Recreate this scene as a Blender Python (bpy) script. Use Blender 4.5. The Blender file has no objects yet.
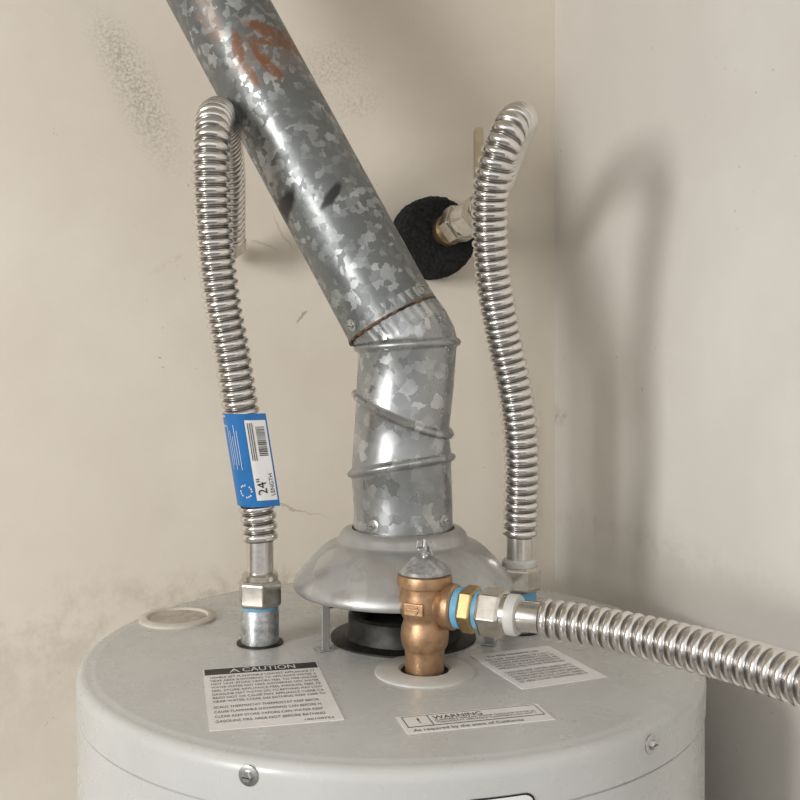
import bpy, math, random
from mathutils import Vector, Matrix
random.seed(3)
sc = bpy.context.scene
sc.view_settings.view_transform = 'Standard'
TOP = 1.45

# ------------------------------------------------------------------ materials
def new_mat(name):
    m = bpy.data.materials.new(name); m.use_nodes = True
    nt = m.node_tree
    return m, nt, nt.nodes['Principled BSDF']

def N(nt, t, **kw):
    n = nt.nodes.new(t)
    for k, v in kw.items(): setattr(n, k, v)
    return n

def pos(nt): return N(nt, 'ShaderNodeNewGeometry').outputs['Position']

def noise(nt, scale, detail=4, rough=.6, vec=None, dist=0):
    n = N(nt, 'ShaderNodeTexNoise')
    n.inputs['Scale'].default_value = scale; n.inputs['Detail'].default_value = detail
    n.inputs['Roughness'].default_value = rough; n.inputs['Distortion'].default_value = dist
    nt.links.new(vec if vec else pos(nt), n.inputs['Vector'])
    return n.outputs['Fac']

def mapr(nt, s, a, b, c=0., d=1., smooth=True):
    n = N(nt, 'ShaderNodeMapRange')
    if smooth: n.interpolation_type = 'SMOOTHSTEP'
    nt.links.new(s, n.inputs['Value'])
    for k, v in (('From Min', a), ('From Max', b), ('To Min', c), ('To Max', d)):
        n.inputs[k].default_value = v
    return n.outputs['Result']

def math_(nt, op, a, b):
    n = N(nt, 'ShaderNodeMath', operation=op)
    for i, v in enumerate((a, b)):
        if isinstance(v, (int, float)): n.inputs[i].default_value = v
        else: nt.links.new(v, n.inputs[i])
    return n.outputs[0]

def mix(nt, fac, a, b):
    n = N(nt, 'ShaderNodeMix', data_type='RGBA')
    if isinstance(fac, (int, float)): n.inputs[0].default_value = fac
    else: nt.links.new(fac, n.inputs[0])
    for i, v in ((6, a), (7, b)):
        if isinstance(v, (tuple, list)): n.inputs[i].default_value = (*v[:3], 1)
        else: nt.links.new(v, n.inputs[i])
    return n.outputs[2]

def blob(nt, c, r, rot=0., soft=.0, wob=0.):
    """soft ellipsoidal mask round a real-world position (dirt or painted shade on a surface)"""
    P = pos(nt)
    if wob:
        nz = N(nt, 'ShaderNodeTexNoise'); nz.inputs['Scale'].default_value = 70
        nt.links.new(P, nz.inputs['Vector'])
        sb = N(nt, 'ShaderNodeVectorMath', operation='MULTIPLY_ADD')
        nt.links.new(nz.outputs['Color'], sb.inputs[0]); sb.inputs[1].default_value = (wob,)*3
        nt.links.new(P, sb.inputs[2])
        s2 = N(nt, 'ShaderNodeVectorMath', operation='SUBTRACT'); nt.links.new(sb.outputs[0], s2.inputs[0]); s2.inputs[1].default_value = (wob/2,)*3
        P = s2.outputs[0]
    mp = N(nt, 'ShaderNodeVectorMath', operation='SUBTRACT')
    nt.links.new(P, mp.inputs[0]); mp.inputs[1].default_value = c
    v = mp.outputs[0]
    if rot:
        vr = N(nt, 'ShaderNodeVectorRotate', rotation_type='Y_AXIS')
        nt.links.new(v, vr.inputs['Vector']); vr.inputs['Angle'].default_value = rot
        v = vr.outputs[0]
    ms = N(nt, 'ShaderNodeVectorMath', operation='MULTIPLY')
    nt.links.new(v, ms.inputs[0]); ms.inputs[1].default_value = tuple(1/x for x in r)
    ln = N(nt, 'ShaderNodeVectorMath', operation='LENGTH')
    nt.links.new(ms.outputs[0], ln.inputs[0])
    return mapr(nt, ln.outputs['Value'], 1., soft, 0, 1)

def bump(nt, b, h, strength=.3, dist=.001):
    n = N(nt, 'ShaderNodeBump'); n.inputs['Strength'].default_value = strength
    n.inputs['Distance'].default_value = dist
    nt.links.new(h, n.inputs['Height']); nt.links.new(n.outputs[0], b.inputs['Normal'])

def simple(name, col, rough=.5, metal=0., var=.12, vs=60, bmp=0., rv=0.):
    m, nt, b = new_mat(name)
    f = noise(nt, vs)
    dark = tuple(c*(1-var*2) for c in col); lite = tuple(min(1, c*(1+var)) for c in col)
    nt.links.new(mix(nt, mapr(nt, f, .3, .7), dark, lite), b.inputs['Base Color'])
    b.inputs['Metallic'].default_value = metal
    if rv: nt.links.new(mapr(nt, noise(nt, vs*1.7), .3, .7, rough-rv, rough+rv), b.inputs['Roughness'])
    else: b.inputs['Roughness'].default_value = rough
    if bmp: bump(nt, b, noise(nt, vs*4), bmp, .0006)
    return m

def wall_material(name, base, lite, marks):
    m, nt, b = new_mat(name)
    col = mix(nt, mapr(nt, noise(nt, 3.2, 5, .6), .35, .68), base, lite)
    grime = mapr(nt, noise(nt, 9, 8, .72), .58, .78, 0, .25)
    col = mix(nt, grime, col, tuple(c*.80 for c in base))
    sp = mapr(nt, noise(nt, 150, 2, .5), .73, .77, 0, .45)
    col = mix(nt, math_(nt, 'MULTIPLY', sp, mapr(nt, noise(nt, 6, 2), .48, .62)), col, (.14, .10, .07))
    for c, r, rot, colr, amt, ns in marks:
        if ns < 0: k = blob(nt, c, r, rot, .5, .012)
        else:
            k = blob(nt, c, r, rot)
            k = math_(nt, 'MULTIPLY', k, mapr(nt, noise(nt, ns, 6, .75), .42, .62))
        col = mix(nt, math_(nt, 'MULTIPLY', k, amt), col, colr)
    nt.links.new(col, b.inputs['Base Color'])
    b.inputs['Roughness'].default_value = .62
    h = math_(nt, 'ADD', noise(nt, 45, 6, .6), math_(nt, 'MULTIPLY', noise(nt, 7, 3), 2.))
    bump(nt, b, h, .28, .002)
    return m

grey = (.16, .15, .14); brown = (.20, .13, .075)
M_back = wall_material('plaster_back', (.73, .665, .57), (.80, .74, .65), [
    ((-.270, .2, 1.965), (.036, 9, .115), .38, (.24, .22, .20), .60, 330),
    ((-.30, .2, 2.02), (.03, 9, .06), .38, (.24, .22, .20), .40, 330),
    ((-.07, .2, 2.02), (.07, 9, .05), .5, (.30, .27, .25), .40, 330),
    ((-.04, .2, 1.98), (.05, 9, .03), .5, (.30, .27, .25), .35, 330),
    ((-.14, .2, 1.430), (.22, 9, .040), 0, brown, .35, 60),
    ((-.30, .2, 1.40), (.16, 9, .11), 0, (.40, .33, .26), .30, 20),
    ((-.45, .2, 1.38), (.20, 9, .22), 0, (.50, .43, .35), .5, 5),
    ((-.245, .2, 1.79), (.03, 9, .006), .6, (.30, .22, .15), .35, 90),
    ((-.125, .2, 1.83), (.0016, 9, .030), .5, (.50, .43, .35), .5, -1),
    ((-.145, .2, 1.815), (.0014, 9, .022), 1.2, (.50, .43, .35), .5, -1),
    ((-.105, .2, 1.735), (.002, 9, .012), -.7, brown, .5, -1),
    ((-.118, .2, 1.520), (.0014, 9, .05), 1.25, (.42, .34, .26), .55, -1),
    ((-.02, .3, 1.62), (.03, 9, .01), .4, brown, .4, 120),
    ((.175, .4, 1.6), (.012, 9, .30), 0, (.50, .42, .34), .3, 14),
])
M_right = wall_material('plaster_right', (.70, .67, .625), (.77, .745, .70), [
    ((.20, .37, 1.62), (.012, .08, .02), 0, brown, .5, 90),
    ((.21, .37, 1.69), (.012, .03, .012), 0, brown, .6, 90),
    ((.24, .2, 1.5), (.5, .4, .03), .0, (.45, .40, .35), .25, 40),  # long low band: shadow painted into the plaster colour
])
M_plain = simple('plaster_plain', (.64, .59, .51), .75, 0, .06, 8)
M_ceil = simple('plaster_ceiling', (.70, .66, .60), .8, 0, .05, 6)
M_floor = simple('concrete_floor', (.25, .23, .20), .85, 0, .15, 9, .3)

def galv(name, dark, lite, metal, rough, scale, marks=()):
    m, nt, b = new_mat(name)
    # wobble the lookup so the spangle crystals get ragged edges
    nz = N(nt, 'ShaderNodeTexNoise'); nz.inputs['Scale'].default_value = 200
    nt.links.new(pos(nt), nz.inputs['Vector'])
    sb = N(nt, 'ShaderNodeVectorMath', operation='MULTIPLY_ADD')
    nt.links.new(nz.outputs['Color'], sb.inputs[0]); sb.inputs[1].default_value = (.008,)*3
    nt.links.new(pos(nt), sb.inputs[2])
    v = N(nt, 'ShaderNodeTexVoronoi'); v.inputs['Scale'].default_value = scale
    nt.links.new(sb.outputs[0], v.inputs['Vector'])
    sp = N(nt, 'ShaderNodeSeparateColor'); nt.links.new(v.outputs['Color'], sp.inputs[0])
    f = mapr(nt, sp.outputs[0], .45, 1.0)
    f = math_(nt, 'MULTIPLY', f, mapr(nt, noise(nt, 22, 3), .32, .60, .15, 1))
    col = mix(nt, f, dark, lite)
    col = mix(nt, mapr(nt, noise(nt, 13, 6, .7), .5, .72, 0, .5), col, tuple(c*.62 for c in dark))
    col = mix(nt, mapr(nt, noise(nt, 31, 6, .75, None, .6), .62, .76, 0, .30), col, (.20, .15, .11))
    rust = None
    for c, r, rot, colr, amt, ns in marks:
        k = blob(nt, c, r, rot, .55, .008)
        if ns: k = math_(nt, 'MULTIPLY', k, mapr(nt, noise(nt, ns, 4, .6), .32, .50))
        k = math_(nt, 'MULTIPLY', k, amt)
        col = mix(nt, k, col, colr)
        rust = k if rust is None else math_(nt, 'MAXIMUM', rust, k)
    nt.links.new(col, b.inputs['Base Color'])
    if rust is not None:
        nt.links.new(mapr(nt, rust, 0, 1, metal, 0, False), b.inputs['Metallic'])
    else: b.inputs['Metallic'].default_value = metal
    nt.links.new(mapr(nt, sp.outputs[1], 0, 1, rough-.08, rough+.12), b.inputs['Roughness'])
    bump(nt, b, noise(nt, 30, 3), .25, .002)
    return m

rustc = (.19, .075, .032)
M_galv_pipe = galv('galvanized_pipe', (.175, .185, .185), (.44, .46, .46), .55, .40, 150, [
    ((-.106, -.02, 1.945), (.042, .2, .032), .5, (.24, .15, .10), .35, 90),
    ((-.100, -.02, 1.966), (.034, .2, .0070), -.22, rustc, .9, 170),
    ((-.096, -.02, 1.956), (.034, .2, .0055), -.02, rustc, .9, 170),
    ((-.130, -.02, 1.950), (.0060, .2, .020), .25, rustc, .9, 170),
    ((-.106, -.02, 1.938), (.030, .2, .0055), -.85, rustc, .9, 170),
    ((-.118, -.02, 1.925), (.016, .2, .0045), -1.0, rustc, .8, 170),
    ((-.155, -.02, 1.975), (.012, .2, .03), .5, (.24, .15, .10), .5, 120),
    ((-.091, -.02, 1.815), (.010, .2, .022), -.5, (.01, .01, .01), 1, 0),
    ((-.050, -.02, 1.822), (.0060, .2, .018), -.55, (.02, .02, .02), 1, 0),
])
M_galv_elbow = galv('galvanized_elbow', (.34, .35, .35), (.58, .59, .59), .8, .30, 110)
M_galv_hood = galv('galvanized_hood', (.48, .48, .47), (.56, .56, .55), .75, .36, 60)
M_steel = simple('corrugated_stainless', (.78, .75, .72), .20, 1, .05, 60)
M_groove_shade = simple('stainless_groove_shade', (.34, .32, .30), .35, 1, .12, 120)  # darker copy of the steel, paints shade into the hose grooves
M_tube = simple('brushed_stainless', (.74, .71, .67), .22, 1, .06, 200)
M_nickel = simple('nickel_nut', (.60, .56, .50), .24, 1, .08, 120)
M_zinc = simple('zinc_nipple', (.50, .51, .51), .38, .75, .2, 180)
M_brass = simple('cast_bronze', (.46, .285, .165), .40, .8, .10, 160, .35)
M_brassnut = simple('yellow_brass', (.50, .36, .17), .3, .95, .08, 120)
M_stub = simple('dull_brass', (.34, .25, .14), .38, .95, .15, 120)
M_tape = simple('blue_thread_tape', (.16, .40, .60), .5, 0, .1, 100)
M_nylon = simple('nylon_washer', (.60, .59, .56), .4, 0, .04, 90)
M_foam = simple('black_foam', (.014, .014, .015), .95, 0, .4, 300, 1.)
M_lever = simple('cream_lever', (.50, .42, .26), .45, 0, .06, 80)
M_black = simple('black_ink', (.015, .015, .015), .5, 0, .1, 50)
M_ink = simple('grey_ink', (.07, .07, .07), .5, 0, .1, 50)
M_dark = simple('sooty_metal', (.035, .033, .03), .5, .5, .3, 80)
M_white = simple('white_label', (.84, .83, .81), .45, 0, .03, 30)
M_blue = simple('blue_label', (.02, .17, .46), .4, 0, .05, 60)
M_screw = simple('zinc_screw', (.55, .55, .53), .3, .9, .1, 200)
M_escut = simple('plastic_escutcheon', (.56, .55, .51), .4, 0, .04, 60)
M_capring = simple('plastic_cap', (.62, .57, .50), .45, 0, .05, 60)
M_capin = simple('cap_insulation', (.54, .48, .41), .8, 0, .12, 90)

def enamel():
    m, nt, b = new_mat('grey_enamel')
    col = mix(nt, mapr(nt, noise(nt, 14, 5), .35, .7), (.545, .55, .53), (.58, .585, .57))
    g = N(nt, 'ShaderNodeNewGeometry')
    s = N(nt, 'ShaderNodeSeparateXYZ'); nt.links.new(g.outputs['Normal'], s.inputs[0])
    up = mapr(nt, s.outputs[2], .7, 1)
    p = N(nt, 'ShaderNodeSeparateXYZ'); nt.links.new(g.outputs['Position'], p.inputs[0])
    back = mapr(nt, p.outputs[1], -.10, .2, .04, .6)
    d = math_(nt, 'MULTIPLY', math_(nt, 'MULTIPLY', up, back), mapr(nt, noise(nt, 110, 8, .8), .42, .68))
    col = mix(nt, d, col, (.32, .28, .23))
    sp = math_(nt, 'MULTIPLY', up, mapr(nt, noise(nt, 420, 2, .5), .71, .76, 0, .6))
    col = mix(nt, sp, col, (.18, .15, .12))
    nt.links.new(col, b.inputs['Base Color'])
    nt.links.new(mapr(nt, noise(nt, 25, 4), .3, .7, .20, .34), b.inputs['Roughness'])
    bump(nt, b, noise(nt, 12, 2), .06, .002)
    return m
M_enamel = enamel()

# ------------------------------------------------------------------ builders
def group(name, loc=(0, 0, 0)):
    e = bpy.data.objects.new(name, None); e.empty_display_size = .05
    e.location = loc; sc.collection.objects.link(e); return e

def adopt(o, parent):
    if parent is not None:
        o.parent = parent
        o.matrix_parent_inverse = Matrix.Translation(-Vector(parent.location))

def mk(name, verts, faces, mats, parent=None, smooth=35, idx=None):
    me = bpy.data.meshes.new(name); me.from_pydata([tuple(v) for v in verts], [], faces)
    me.update()
    for m in (mats if isinstance(mats, (list, tuple)) else [mats]): me.materials.append(m)
    if idx:
        for p, i in zip(me.polygons, idx): p.material_index = i
    import bmesh
    bm = bmesh.new(); bm.from_mesh(me); bmesh.ops.recalc_face_normals(bm, faces=bm.faces)
    bm.to_mesh(me); bm.free()
    if smooth:
        for p in me.polygons: p.use_smooth = True
        me.set_sharp_from_angle(angle=math.radians(smooth))
    o = bpy.data.objects.new(name, me); sc.collection.objects.link(o); adopt(o, parent)
    return o

def frame(axis):
    a = Vector(axis).normalized()
    h = Vector((0, 0, 1)) if abs(a.z) < .9 else Vector((1, 0, 0))
    u = a.cross(h).normalized(); v = a.cross(u).normalized()
    return a, u, v

def loft(name, rings, mats, parent=None, caps=(True, True), smooth=35, bandidx=None):
    n = len(rings[0]); V = [p for r in rings for p in r]; F = []; I = []
    for i in range(len(rings)-1):
        for j in range(n):
            k = (j+1) % n
            F.append((i*n+j, i*n+k, (i+1)*n+k, (i+1)*n+j))
            I.append(bandidx[i] if bandidx else 0)
    if caps[0]: F.append(tuple(range(n))); I.append(0)
    if caps[1]: F.append(tuple((len(rings)-1)*n+j for j in range(n))); I.append(0)
    return mk(name, V, F, mats, parent, smooth, I if bandidx else None)

def turn(name, prof, org, axis, mats, parent=None, seg=48, caps=(True, True), smooth=35, phase=0.):
    """lathe: prof = [(radius, distance along axis)]"""
    a, u, v = frame(axis); org = Vector(org)
    rings = [[org + a*h + (u*math.cos(phase+2*math.pi*j/seg) + v*math.sin(phase+2*math.pi*j/seg))*max(r, 1e-5)
              for j in range(seg)] for r, h in prof]
    return loft(name, rings, mats, parent, caps, smooth)

def hexnut(name, r, h0, h1, org, axis, mat, parent, phase=.2):
    c = (h1-h0)*.12
    o = turn(name, [(r*.90, h0), (r, h0+c), (r, h1-c), (r*.90, h1)], org, axis, mat, parent, 6, smooth=0, phase=phase)
    b = o.modifiers.new('b', 'BEVEL'); b.width = .0007; b.segments = 2; b.limit_method = 'ANGLE'
    return o

def box(name, c, sz, mat, parent=None, rot=None, bev=0.):
    x, y, z = (s/2 for s in sz); R = rot or Matrix.Identity(3); c = Vector(c)
    V = [c + R @ Vector((i*x, j*y, k*z)) for i in (-1, 1) for j in (-1, 1) for k in (-1, 1)]
    F = [(0, 1, 3, 2), (4, 6, 7, 5), (0, 4, 5, 1), (2, 3, 7, 6), (0, 2, 6, 4), (1, 5, 7, 3)]
    o = mk(name, V, F, mat, parent, 0)
    if bev:
        b = o.modifiers.new('b', 'BEVEL'); b.width = bev; b.segments = 3
    return o

def spline(pts, step):
    P = [Vector(p) for p in pts]; P = [P[0]*2-P[1]] + P + [P[-1]*2-P[-2]]
    dense = []
    for i in range(1, len(P)-2):
        p0, p1, p2, p3 = P[i-1:i+3]
        for k in range(40):
            t = k/40
            dense.append(.5*((2*p1) + (p2-p0)*t + (2*p0-5*p1+4*p2-p3)*t*t + (3*p1-p0-3*p2+p3)*t**3))
    dense.append(P[-2])
    for _ in range(60):      # relax, so tight bends stay round
        dense = [dense[0]] + [(a+b*2+c)/4 for a, b, c in zip(dense, dense[1:], dense[2:])] + [dense[-1]]
    out = [dense[0]]; acc = 0; nxt = step
    for a, b in zip(dense, dense[1:]):
        L = (b-a).length
        while acc+L >= nxt:
            out.append(a.lerp(b, (nxt-acc)/L)); nxt += step
        acc += L
    return out

def corrugated(name, pts, R, depth, pitch, parent, seg=40, sub=14):
    pts = spline(pts, pitch/sub)
    t0 = (pts[1]-pts[0]).normalized(); _, u, v = frame(t0)
    rings = []; bi = []
    w = .76
    for i, p in enumerate(pts):
        t = (pts[min(i+1, len(pts)-1)]-pts[max(i-1, 0)]).normalized()
        u = (u-t*u.dot(t)).normalized(); v = t.cross(u)
        x = (i % sub)/sub*2-1                     # -1..1 across one pitch, crest at 0
        if abs(x) < w: r = R-depth*.80 + depth*.80*math.sqrt(1-(x/w)**2)
        else: r = R-depth*.80 - depth*.20*math.sin(math.pi*(abs(x)-w)/(1-w)/2)
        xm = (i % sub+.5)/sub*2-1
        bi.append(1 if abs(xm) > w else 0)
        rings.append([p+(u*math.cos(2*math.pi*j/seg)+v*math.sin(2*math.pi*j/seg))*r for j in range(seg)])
    return loft(name, rings, [M_steel, M_groove_shade], parent, smooth=80, bandidx=bi)

# ------------------------------------------------------------------ room
n = Vector((-.3007, .9537, 0)); m = Vector((.9537, .3007, 0))
corner = Vector((.197, .3776, 0)); H = 2.4
def wall(name, a, b, out, mat, th=.1):
    V = []
    for p in (a, b, b+out*th, a+out*th):
        V += [Vector((p.x, p.y, 0)), Vector((p.x, p.y, H))]
    F = [(0, 1, 3, 2), (2, 3, 5, 4), (4, 5, 7, 6), (6, 7, 1, 0), (1, 7, 5, 3), (0, 2, 4, 6)]
    return mk(name, V, F, mat, None, 0)
lb = corner - m*1.6
wall('wall_back', corner + m*.1, lb - m*.1, n, M_back)
wall('wall_right', corner, corner - n*1.25, m, M_right)
wall('wall_left', lb, lb - n*.5, -m, M_plain)
def slab(name, z0, z1, fwd, mat):
    a = corner + m*.1 + n*.1; b = lb - m*.1 + n*.1; c = b - n*fwd; d = a - n*fwd
    V = [Vector((p.x, p.y, z)) for z in (z0, z1) for p in (a, b, c, d)]
    F = [(0, 1, 2, 3), (4, 7, 6, 5), (0, 4, 5, 1), (1, 5, 6, 2), (2, 6, 7, 3), (3, 7, 4, 0)]
    mk(name, V, F, mat, None, 0)
slab('floor', -.1, 0, 3.2, M_floor)
slab('ceiling', H, H+.1, 1.35, M_ceil)

# ------------------------------------------------------------------ water heater
wh = group('water_heater', (0, 0, 0))
R = .25
turn('tank_jacket', [(.235, 0.0), (.235, .03), (.25, .035), (.25, 1.30), (.25, 1.4185), (.2488, 1.4190), (.2488, 1.4198),
     (.2508, 1.4204), (.2512, 1.4405), (.2507, 1.444), (.2490, 1.4468), (.2465, 1.4485), (.2435, 1.4490), (.241, 1.4490), (.239, 1.4497), (.236, TOP), (.05, TOP), (0, TOP)],
     (0, 0, 0), (0, 0, 1), M_enamel, wh, 160, smooth=50)
def screw(name, p, axis, parent, r=.0048, mat=M_screw):
    p = Vector(p); a, u, v = frame(axis)
    turn(name+'_washer', [(r*1.35, 0), (r*1.35, .0008), (r, .0012)], p, axis, mat, parent, 24)
    turn(name+'_head', [(r*.72, .001), (r*.72, .003), (r*.55, .0038), (0, .0038)], p, axis, mat, parent, 6, smooth=0)
    box(name+'_slot', p+a*.0039, (r*1.0, .0007, .0003), M_black, parent, Matrix((u, v, a)).transposed())
screw('jacket_screw_1', (-.0830, -.2373, 1.4400), (-.333, -.943, 0), wh, .0046)
screw('jacket_screw_2', (.1686, -.1862, 1.4385), (.671, -.741, 0), wh, .0046)
screw('jacket_screw_3', (-.2512*.3, .2512*.954, 1.4345), (-.3, .954, 0), wh)

# rating badge wrapped on the jacket
def patch(name, r, a0, a1, z0, z1, mat, rad, cut=24):
    V = []; F = []
    def pt(x, z): a = math.radians(a0+(a1-a0)*x); return Vector((r*math.sin(a), -r*math.cos(a), z))
    w = math.radians(a1-a0)*r; h = z1-z0
    nx = 24
    for i in range(nx+1):
        x = i/nx; dx = min(x, 1-x)*w
        ins = rad-math.sqrt(max(0, rad*rad-(rad-min(dx, rad))**2))
        V += [pt(x, z0+ins), pt(x, z1-ins)]
        if i: F.append((2*i-2, 2*i, 2*i+1, 2*i-1))
    mk(name, V, F, mat, wh)
patch('badge_border', .2515, 9.5, 20.5, 1.36, 1.4300, M_black, .008)
patch('badge_face', .2518, 9.8, 20.2, 1.362, 1.4290, M_white, .0075)

def label(name, tl, ang, w, h):
    u = Vector((math.cos(ang), math.sin(ang), 0)); v = Vector((math.sin(ang), -math.cos(ang), 0))
    tl = Vector((tl[0], tl[1], TOP))
    def P(x, y, z): return tl+u*(x*w)+v*(y*h)+Vector((0, 0, z))
    def quad(nm, x0, x1, y0, y1, z, mat, rad=0.):
        c = [P(x0, y0, 0.00005), P(x1, y0, 0.00005), P(x1, y1, 0.00005), P(x0, y1, 0.00005),
             P(x0, y0, z), P(x1, y0, z), P(x1, y1, z), P(x0, y1, z)]
        mk(nm, c, [(0, 1, 2, 3), (4, 5, 6, 7), (0, 1, 5, 4), (1, 2, 6, 5), (2, 3, 7, 6), (3, 0, 4, 7)], mat, wh, 0)
    def text(nm, body, x, y, size, z, mat, width=None):
        c = bpy.data.curves.new(nm, 'FONT'); c.body = body; c.size = size
        c.space_line = .95
        o = bpy.data.objects.new(nm, c); sc.collection.objects.link(o)
        p = P(x, y, z)
        o.matrix_world = Matrix(((u.x, -v.x, 0, p.x), (u.y, -v.y, 0, p.y), (0, 0, 1, p.z), (0, 0, 0, 1)))
        o.data.materials.append(mat); adopt(o, wh)
        if width:
            bpy.context.view_layer.update()
            o.scale.x = width/max(o.dimensions.x, 1e-4)
        return o
    quad(name+'_paper', 0, 1, 0, 1, .0004, M_white)
    return quad, text
words = ('HOT WATER CAN SCALD SET THERMOSTAT TO LOWEST USABLE TEMPERATURE BEFORE BATHING OR SHOWERING FEEL WATER '
         'FLAMMABLE VAPORS MAY CAUSE FIRE READ MANUAL KEEP AREA CLEAR DO NOT STORE GASOLINE NEAR APPLIANCE').split()
def para(nl, nc, seed):
    rr = random.Random(seed); L = []
    for _ in range(nl):
        s = ''
        while len(s) < nc: s += rr.choice(words)+' '
        L.append(s[:nc])
    return L
def body(text, nm, x, y0, y1, nl, nc, size, w, seed):
    for i, s in enumerate(para(nl, nc, seed)):
        text(f'{nm}_{i+1}', s, x, y0+(y1-y0)*i/max(nl-1, 1), size, .0006, M_ink, w)

q, t = label('caution_label', (-.1434, -.0730), math.radians(13.3), .0870, .126)
q('caution_header', .01, .99, .01, .12, .0005, M_black)
t('caution_title', 'CAUTION', .33, .102, .0135, .0007, M_white, .040)
t('caution_triangle', 'A', .22, .102, .012, .0007, M_white)
body(t, 'caution_text_a', .05, .19, .60, 8, 40, .0060, .078, 1)
body(t, 'caution_text_b', .05, .69, .90, 4, 38, .0060, .072, 2)
t('caution_code', '100109724', .70, .97, .0045, .0006, M_black)

q, t = label('warning_label', (.0040, -.1715), math.radians(14.6), .1005, .0300)
q('warning_frame', .03, .97, .05, .68, .0005, M_black)
q('warning_frame_inner', .037, .963, .085, .645, .0006, M_white)
q('warning_divider', .20, .206, .08, .65, .0007, M_black)
t('warning_sign', '!', .11, .50, .012, .0008, M_black)
t('warning_title', 'WARNING', .23, .36, .0085, .0008, M_black, .034)
for i in range(2):
    t(f'warning_text_{i+1}', para(1, 40, 5+i)[0], .23, .47+.12*i, .0034, .0008, M_black, .070)
t('warning_footer', 'As required by the state of California', .05, .92, .0055, .0006, M_black, .075)

q, t = label('notice_label', (.0627, -.0381), math.radians(22), .0720, .085)
t('notice_title', 'For field installation use', .15, .13, .0060, .0006, M_black, .045)
body(t, 'notice_text_a', .07, .22, .48, 5, 30, .0054, .058, 8)
body(t, 'notice_text_b', .07, .60, .86, 5, 32, .0054, .058, 9)

# unused rear port cap
cp = (-.196, .0726, TOP)
turn('port_cap_ring', [(.0345, 0), (.0345, .002), (.032, .0035), (.0275, .0035), (.026, .0018), (.0255, .0005)], cp, (0, 0, 1), M_capring, wh, 64)
turn('port_cap_insert', [(.0262, .0002), (.0250, .0018), (.012, .0022), (0, .0016)], cp, (0, 0, 1), M_capin, wh, 48)

# flue outlet under hood
FX, FY = .0095, .0176
turn('flue_collar', [(.062, 0), (.062, .0015), (.050, .003), (.047, .010), (.047, .020), (.044, .022), (.040, .018), (.034, .012), (0, .010)],
     (FX, FY, TOP), (0, 0, 1), M_dark, wh, 64)
# relief valve port
PX, PY = .0255, -.077
turn('relief_escutcheon', [(.038, 0), (.0378, .0012), (.036, .0022), (.020, .0028), (.0185, .0018), (.0180, .0006)], (PX, PY, TOP), (0, 0, 1), M_escut, wh, 64)
turn('relief_hole', [(.0182, .0003), (.0182, .0012)], (PX, PY, TOP), (0, 0, 1), M_dark, wh, 40)

# ------------------------------------------------------------------ draft hood
dh = group('draft_hood', (FX, FY, TOP))
turn('hood_skirt', [(.0905, 1.4945), (.0925, 1.4935), (.0937, 1.4955), (.0932, 1.4985), (.0915, 1.5020), (.0880, 1.5065), (.0830, 1.5125), (.0775, 1.5190),
      (.0715, 1.5250), (.0660, 1.5292), (.0605, 1.5318), (.0570, 1.5325), (.0553, 1.5340), (.0538, 1.5390), (.0505, 1.5425), (.0470, 1.5435),
      (.0440, 1.5435), (.0440, 1.538), (.049, 1.533), (.06, 1.528), (.076, 1.515), (.088, 1.5), (.0905, 1.4945)],
     (FX, FY, 0), (0, 0, 1), M_galv_hood, dh, 96, (False, False), 50)
turn('hood_baffle', [(.0, 1.480), (.03, 1.481), (.040, 1.486), (.030, 1.4885), (0, 1.489)], (FX, FY, 0), (0, 0, 1), M_dark, dh, 48)
for i, (dx, dy) in enumerate(((-.063, -.038), (.068, -.022), (-.008, .072))):
    rad = Vector((dx, dy, 0)).normalized(); tg = Vector((-rad.y, rad.x, 0))
    Rm = Matrix((tg, rad, Vector((0, 0, 1)))).transposed()
    c = Vector((FX+dx, FY+dy, 0))
    box(f'leg_{i+1}', c+Vector((0, 0, 1.4775)), (.011, .0014, .055), M_galv_hood, dh, Rm, .0004)
    box(f'leg_fold_{i+1}', c+tg*.005+rad*.003+Vector((0, 0, 1.4775)), (.0014, .007, .055), M_galv_hood, dh, Rm, .0004)
    box(f'leg_foot_{i+1}', c+rad*.003+Vector((0, 0, 1.4512)), (.013, .012, .0015), M_galv_hood, dh, Rm, .0004)
    box(f'leg_brace_{i+1}', c-rad*.012+Vector((0, 0, 1.4855)), (.004, .026, .004), M_dark, dh, Rm)

# ------------------------------------------------------------------ flue pipe
fp = group('flue_pipe', (FX, FY, 1.54))
def ringf(cx, cz, r, slope=0., yshift=0., ang=None, ycut=0., wav=0., seg=120):
    out = []
    for j in range(seg):
        t = 2*math.pi*j/seg; rr = r*(1+wav*math.sin(30*t))
        x, y = rr*math.cos(t), rr*math.sin(t)
        if ang is None: out.append(Vector((cx+x, FY+yshift+y, cz+slope*x+ycut*y)))
        else: out.append(Vector((cx+x*math.cos(ang), FY+yshift+y, cz+x*math.sin(ang))))
    return out
def bead(cx, cz, r, slope, ycut=0., ys=0., ang=None):
    k = [(-.0050, 0), (-.0036, .0006), (-.0026, .0028), (0, .0042), (.0026, .0028), (.0036, .0006), (.0050, 0)]
    o = []
    for h, dr in k: o.append(ringf(cx, cz+h, r+dr, slope, ys, ang, ycut))
    return o
rg = []
rg += [ringf(.0095, 1.539, .0425), ringf(.0095, 1.560, .0422)]
rg += bead(.0080, 1.5962, .0425, .165, -.10)
rg += bead(.0092, 1.6405, .0398, -.40, .12)
rg += [ringf(.0115, 1.668, .0412, -.15)]
rg += bead(.0130, 1.6990, .0420, .06, .0)
rg += [ringf(.0115, 1.7065, .0412, .22, wav=0)]
rg += [ringf(.0085, 1.7125, .0406, ang=.40, wav=.010), ringf(.0020, 1.7200, .0400, ang=.50, wav=.02),
       ringf(-.0060, 1.7340, .0395, ang=.50, wav=.02)]
loft('adjustable_elbow', rg, M_galv_elbow, fp, smooth=60, caps=(False, False))
d = Vector((-.1564, .0350, .2886)).normalized()
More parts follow.
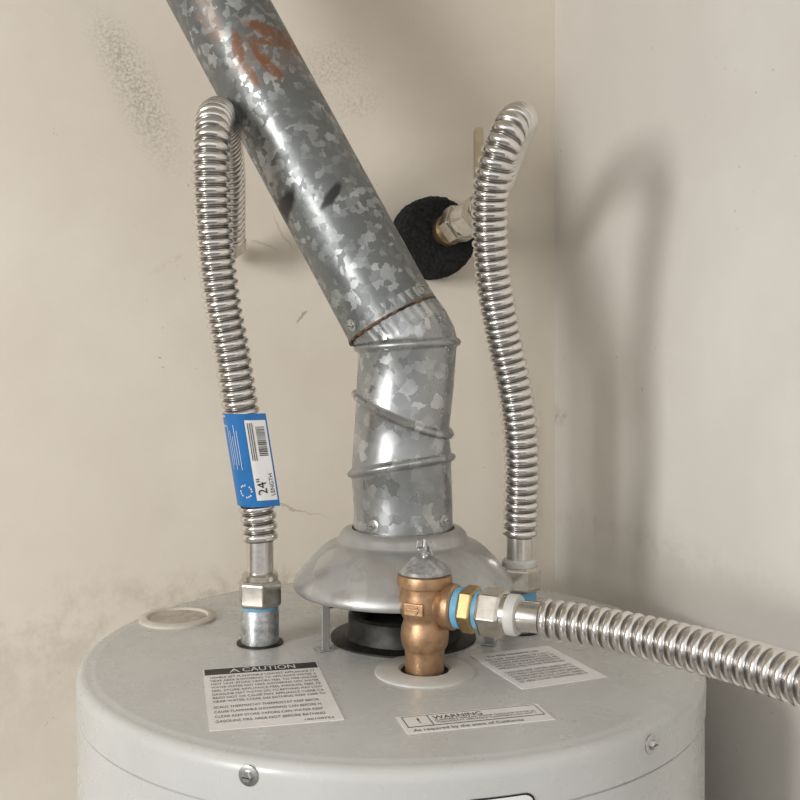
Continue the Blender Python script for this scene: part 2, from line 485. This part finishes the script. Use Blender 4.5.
p0 = Vector((.0008, FY, 1.7190))
L = (H-.002-p0.z)/d.z
turn('straight_pipe', [(.0402, 0), (.0418, 0), (.0418, .003), (.0412, .0045), (.041, .01), (.041, .2), (.041, L*.72), (.0425, L*.72+.002), (.0425, L)],
     p0, d, M_galv_pipe, fp, 96, (False, False))
a_, u_, v_ = frame(d)
turn('seam', [(.0016, .01), (.0016, L-.01)], p0 + Vector((.25, 1, .1)).cross(d).cross(d).normalized()*-.041, d, M_galv_pipe, fp, 8)
turn('rusty_edge', [(.0415, -.0008), (.0422, -.0004), (.0422, .0012), (.0415, .0016)], p0, d, simple('rust_edge', (.17, .09, .05), .8, .2, .5, 160), fp, 96, (False, False))
turn('ceiling_collar', [(.042, 0), (.075, 0), (.075, .003), (.042, .003)], p0+d*(L-.0)+Vector((0, 0, -.004)), (0, 0, 1), M_galv_elbow, fp, 64)
def pipe_screw(i, c, ax, par, off):
    ax = Vector(ax).normalized(); screw(f'pipe_screw_{i}', Vector(c)+ax*off, ax, par, .0038)
up = Vector((0, 0, 1))
def rad_dir(axis, px_):   # outward direction facing the room, offset sideways
    a = Vector(axis); s = Vector((1, 0, 0)); s = (s-a*s.dot(a)).normalized(); f = a.cross(s)
    if f.y > 0: f = -f
    return (s*px_+f*math.sqrt(1-px_*px_)).normalized()
pipe_screw(1, p0+d*.010, rad_dir(d, -.80), fp, .0408)
pipe_screw(2, p0+d*.010, rad_dir(d, .75), fp, .0408)
pipe_screw(3, (FX, FY, 1.5500), rad_dir(up, -.58), fp, .0418)
pipe_screw(4, (FX, FY, 1.5530), rad_dir(up, .80), fp, .0418)

# ------------------------------------------------------------------ relief valve
rv = group('pressure_relief_valve', (PX, PY, TOP))
O = (PX, PY, 0)
turn('valve_body', [(.0148, TOP), (.0150, 1.4660), (.0156, 1.4680), (.0170, 1.4700), (.0180, 1.4745), (.0184, 1.4790), (.0178, 1.4840), (.0164, 1.4880),
     (.0160, 1.4905), (.0176, 1.4935), (.0190, 1.4965), (.0194, 1.5020), (.0192, 1.5090), (.0186, 1.5140), (.0188, 1.5150), (.0208, 1.5158), (.0211, 1.5175),
     (.0211, 1.5215), (.0205, 1.5240), (.0185, 1.5250), (0, 1.5250)], O, up, M_brass, rv, 64, smooth=45)
turn('bonnet_plate', [(.0190, 1.5248), (.0200, 1.5256), (.0200, 1.5280), (.0175, 1.5305), (.0120, 1.5335), (.0095, 1.5362), (.0060, 1.5372), (0, 1.5372)], O, up, M_zinc, rv, 48)
turn('stem', [(.0026, 1.536), (.0026, 1.5420), (.0036, 1.5424), (.0036, 1.5450), (.0022, 1.5454), (.0018, 1.5500), (0, 1.5515)], O, up, M_tube, rv, 20)
RT = Matrix.Rotation(math.radians(24), 3, 'Y') @ Matrix.Rotation(.3, 3, 'Z')
box('test_lever', (PX-.001, PY-.003, 1.5425), (.0110, .0070, .0018), M_zinc, rv, RT, .0005)
box('test_lever_tab', (PX+.0050, PY-.003, 1.5440), (.0016, .0065, .0095), M_zinc, rv, Matrix.Rotation(-.15, 3, 'Y'), .0005)
box('test_lever_tab_2', (PX-.0055, PY-.003, 1.5475), (.0016, .0065, .0060), M_zinc, rv, Matrix.Rotation(.25, 3, 'Y'), .0005)
ax = Vector((.881, -.473, 0)); oc = Vector((PX, PY, 1.5021))
turn('valve_outlet', [(.0140, .004), (.0142, .014), (.0152, .017), (.0168, .019), (.0172, .022), (.0170, .0255), (.0150, .027), (0, .027)], oc, ax, M_brass, rv, 48)
fd = Vector((-.45, -.893, 0)); tg = Vector((.893, -.45, 0))
Rm = Matrix((tg, fd, up)).transposed()
box('cast_tag', oc+fd*.0192+Vector((0, 0, -.001)), (.016, .0022, .0095), M_brass, rv, Rm, .0009)
box('cast_tag_bar', oc+fd*.0204+Vector((0, 0, -.001)), (.010, .0014, .0016), M_brass, rv, Rm, .0005)
box('cast_tag_bar_upper', oc+fd*.0204+tg*.003+Vector((0, 0, -.001)), (.0016, .0014, .006), M_brass, rv, Rm, .0005)

# ------------------------------------------------------------------ connectors
c3 = group('corrugated_water_connector', tuple(oc+ax*.03))
turn('thread_tape', [(.0135, .0272), (.0152, .0276), (.0154, .0325), (.0138, .0335)], oc, ax, M_tape, c3, 40)
hexnut('brass_adapter', .0178, .0325, .0440, oc, ax, M_brassnut, c3, .15)
turn('thread_tape_outer', [(.0135, .0435), (.0145, .0440), (.0145, .0475), (.0135, .048)], oc, ax, M_tape, c3, 40)
hexnut('union_nut', .0182, .0470, .0660, oc, ax, M_nickel, c3, .1)
turn('nut_shoulder', [(.0150, .0655), (.0146, .069), (.0120, .0695)], oc, ax, M_nickel, c3, 40)
turn('nylon_ring', [(.0120, .0685), (.0148, .069), (.0150, .0745), (.0140, .0765), (.0105, .077)], oc, ax, M_nylon, c3, 40)
turn('plain_tube', [(.0108, .074), (.0108, .094), (.0115, .096)], oc, ax, M_tube, c3, 40)
hs = oc+ax*.093
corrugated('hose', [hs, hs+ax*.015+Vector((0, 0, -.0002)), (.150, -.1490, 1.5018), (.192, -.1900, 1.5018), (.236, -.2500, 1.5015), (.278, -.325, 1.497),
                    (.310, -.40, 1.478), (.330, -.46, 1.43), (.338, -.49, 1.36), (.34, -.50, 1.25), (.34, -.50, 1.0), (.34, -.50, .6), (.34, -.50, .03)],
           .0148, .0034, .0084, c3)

def riser(name, bx, by, tube_top, pts, nut):
    g = group(name, (bx, by, TOP)); b = (bx, by, 0); z = nut
    turn('port_hole', [(.0195, TOP+.0002), (.0195, TOP+.0010), (.0165, TOP+.0014)], b, up, M_dark, g, 40)
    turn('nipple', [(.0158, TOP), (.0158, z['nip']-.002), (.0150, z['nip'])], b, up, M_zinc, g, 40)
    turn('thread_tape', [(.0145, z['nip']-.001), (.0150, z['nip']), (.0150, z['n0']), (.0140, z['n0']+.001)], b, up, M_tape, g, 40)
    hexnut('union_nut', .0190, z['n0'], z['n1'], b, up, M_nickel, g, .25)
    turn('nylon_ring', [(.0125, z['n1']-.001), (.0150, z['n1']), (.0150, z['n1']+.004), (.0135, z['n1']+.0058), (.0100, z['n1']+.006)], b, up, M_nylon if z['ny'] else M_nickel, g, 40)
    turn('plain_tube', [(.0112, z['n1']+.003), (.0112, tube_top+.003)], b, up, M_tube, g, 40)
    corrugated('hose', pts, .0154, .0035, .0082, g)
    return g
gl = riser('corrugated_water_connector', -.1101, -.002, 1.536,
    [(-.1101, -.002, 1.535), (-.1112, -.002, 1.5520), (-.1140, -.0035, 1.5750), (-.1169, -.007, 1.595), (-.1202, -.012, 1.6203), (-.1252, -.017, 1.6535), (-.1308, -.022, 1.6944),
     (-.1364, -.027, 1.7268), (-.1411, -.032, 1.7667), (-.1434, -.037, 1.8062), (-.1440, -.040, 1.8411), (-.1440, -.035, 1.8661), (-.1455, -.014, 1.8860),
     (-.1490, .030, 1.8965), (-.1545, .090, 1.8860), (-.1600, .140, 1.8620), (-.1665, .180, 1.8350), (-.1705, .205, 1.8150)],
    dict(nip=1.479, n0=1.4815, n1=1.5035, ny=False))
we = Vector((-.1705, .205, 1.8150)); wd = Vector((-.10, .55, -.50)).normalized()
hexnut('wall_nut', .0165, -.002, .018, we, wd, M_nickel, gl)
turn('wall_stub', [(.0105, 0), (.0105, .022)], we+wd*.014, Vector((-.3007, .9537, 0)), M_tube, gl, 32)
gr = riser('corrugated_water_connector', .1110, .0365, 1.533,
    [(.1110, .0365, 1.532), (.1122, .034, 1.5644), (.1118, .028, 1.6084), (.1067, .023, 1.6519), (.0975, .018, 1.6949), (.0885, .008, 1.737),
     (.0825, -.002, 1.7782), (.0810, -.012, 1.8183), (.0855, -.022, 1.8480), (.0945, -.022, 1.8710), (.1045, -.004, 1.8860), (.1125, .045, 1.8950),
     (.1120, .110, 1.8880), (.1070, .155, 1.8680), (.1000, .182, 1.8520), (.0930, .200, 1.8440)],
    dict(nip=1.478, n0=1.4850, n1=1.5065, ny=True))

# sticker wrapped round left hose, with its end standing off as a flag
A0 = Vector((-.1118, -.0030, 1.566)); A1 = Vector((-.1222, -.0155, 1.6430)); RS = .0168
st = math.radians(165); en = math.radians(298); arc = (en-st)*RS; flag = .0135
def S(u, v, off=0.):
    c = A0.lerp(A1, v)
    if u <= arc:
        a = st+u/RS; return c+Vector(((RS+off)*math.cos(a), (RS+off)*math.sin(a), 0))
    e = Vector((math.cos(en), math.sin(en), 0)); tgt = Vector((-math.sin(en), math.cos(en), 0))
    return c+e*(RS+off)+tgt*(u-arc)
def sp(name, u0, u1, v0, v1, off, mat, nseg=20):
    V = []; F = []
    for i in range(nseg+1):
        u = u0+(u1-u0)*i/nseg
        V += [S(u, v0, off), S(u, v1, off)]
        if i: F.append((2*i-2, 2*i, 2*i+1, 2*i-1))
    mk(name, V, F, mat, gl, 60)
sp('sticker_wrap', 0, arc+flag, 0, 1, 0, M_blue, 40)
sp('sticker_panel', arc-.0055, arc+flag-.0015, .07, .93, .0003, M_white)
rr = random.Random(5); v = .55
while v < .86:
    w = rr.choice((.004, .007, .011)); sp('barcode_bar', arc-.003+.0055, arc+flag-.0035, v, v+w, .0006, M_black, 2); v += w+rr.choice((.005, .008))
for k in range(3):
    sp('sticker_print', arc-.004+k*.0017, arc-.0033+k*.0017, .50, .90, .0006, M_ink, 2)
for k in range(5):
    sp('sticker_print_white', arc-.0225+k*.0022, arc-.0221+k*.0022, .40+.05*(k % 2), .88-.06*(k % 3), .0003, M_white, 2)
# small water-drop ring emblem at the foot of the blue field
for k in range(16):
    a0 = 2*math.pi*k/16; cu, cv = arc-.0135, .17
    if k % 4 == 3: continue
    sp('sticker_emblem', cu+.0050*math.cos(a0)-.0005, cu+.0050*math.cos(a0)+.0005, cv+.065*math.sin(a0)-.009, cv+.065*math.sin(a0)+.009, .0003, M_white, 2)
def stxt(body_, u, v, size, mat):
    c = bpy.data.curves.new('sticker_text', 'FONT'); c.body = body_; c.size = size
    o = bpy.data.objects.new('sticker_text', c); sc.collection.objects.link(o)
    p = S(u, v, .0007); x = (A1-A0).normalized(); y = -(S(u+.0005, v)-S(u-.0005, v)).normalized()
    y = (y-x*y.dot(x)).normalized(); z = x.cross(y)
    o.matrix_world = Matrix(((x.x, y.x, z.x, p.x), (x.y, y.y, z.y, p.y), (x.z, y.z, z.z, p.z), (0, 0, 0, 1)))
    o.data.materials.append(mat); adopt(o, gl)
stxt('24"', arc+.004, .14, .011, M_black)
stxt('LENGTH', arc+.0105, .12, .005, M_black)

# ------------------------------------------------------------------ shut-off valve at wall
w0 = Vector((.0385, .3276, 1.827))
va = -n
s0 = w0+va*.043+Vector((.003, 0, .002))
e0 = Vector((.0930, .200, 1.8440))
vd = (e0-s0).normalized(); LL = (e0-s0).length
sv = group('shutoff_valve', tuple(s0))
turn('supply_stub', [(.0125, 0), (.0125, .036)], s0, vd, M_stub, sv, 32)
turn('stub_flange', [(.0125, .010), (.0175, .012), (.0175, .020), (.0125, .024)], s0, vd, M_stub, sv, 40)
hexnut('valve_hex_body', .0215, .030, .052, s0, vd, M_nickel, sv, .1)
turn('valve_barrel', [(.014, .050), (.017, .054), (.017, .060), (.013, LL-.014)], s0, vd, M_tube, sv, 40)
hexnut('union_nut', .0180, LL-.018, LL, s0, vd, M_nickel, sv)
hb = s0+vd*.046
side = Vector((1, .30, 0)).normalized()
turn('lever_stem', [(.004, .010), (.004, .024)], hb, side, M_tube, sv, 20)
lc = hb+side*.0210
box('lever_handle', lc+Vector((-.0005, -.002, .047)), (.0100, .014, .114), M_lever, sv, None, .0035)
box('lever_hub', lc, (.0045, .018, .018), M_lever, sv, None, .002)

fi = group('foam_insulation_ring', tuple(w0))
key = [(.013, .0005), (.044, .0005), (.0465, .004), (.047, .018), (.0458, .036), (.041, .0415), (0, .0425)]
prof = []
for (r0, h0), (r1, h1) in zip(key, key[1:]):
    k = max(1, int(math.hypot(r1-r0, h1-h0)/.0012))
    prof += [(r0+(r1-r0)*i/k, h0+(h1-h0)*i/k) for i in range(k)]
prof.append((0.0003, .0425))
ff = turn('foam_body', prof, w0, va, M_foam, fi, 200, (True, True), smooth=80)
tx = bpy.data.textures.new('foam_lumps', 'CLOUDS'); tx.noise_scale = .0045
dm = ff.modifiers.new('lumps', 'DISPLACE'); dm.texture = tx; dm.strength = .0045; dm.mid_level = .5
dm.texture_coords = 'LOCAL'

# ------------------------------------------------------------------ light
def area(name, loc, tgt, size, power, col):
    l = bpy.data.lights.new(name, 'AREA'); l.shape = 'RECTANGLE'; l.size = size[0]; l.size_y = size[1]
    l.energy = power; l.color = col
    o = bpy.data.objects.new(name, l); sc.collection.objects.link(o); o.location = loc
    o.rotation_euler = (Vector(tgt)-Vector(loc)).to_track_quat('-Z', 'Y').to_euler()
area('doorway_light', (-1.63, -1.80, 2.0), (0, .1, 1.7), (.48, .75), 35, (1, .98, .95))
w = bpy.data.worlds.new('world'); sc.world = w; w.use_nodes = True
nt = w.node_tree; bg = nt.nodes['Background']
tc = N(nt, 'ShaderNodeTexCoord'); sx = N(nt, 'ShaderNodeSeparateXYZ'); nt.links.new(tc.outputs['Generated'], sx.inputs[0])
cr = N(nt, 'ShaderNodeValToRGB'); nt.links.new(mapr(nt, sx.outputs[2], -1, 1, 0, 1, False), cr.inputs[0])
cr.color_ramp.elements[0].color = (.14, .13, .12, 1); cr.color_ramp.elements[0].position = .28
cr.color_ramp.elements[1].color = (.88, .88, .88, 1); cr.color_ramp.elements[1].position = .58
nt.links.new(cr.outputs[0], bg.inputs[0]); bg.inputs[1].default_value = 1.12

# ------------------------------------------------------------------ camera
cd = bpy.data.cameras.new('camera'); cam = bpy.data.objects.new('camera', cd); sc.collection.objects.link(cam)
cam.location = (.0068, -.8124, 1.6863); cam.rotation_euler = (math.radians(90), 0, 0)
cd.sensor_width = 36; cd.lens = 970/800*36; cd.shift_y = -.05; cd.clip_start = .01
sc.camera = cam
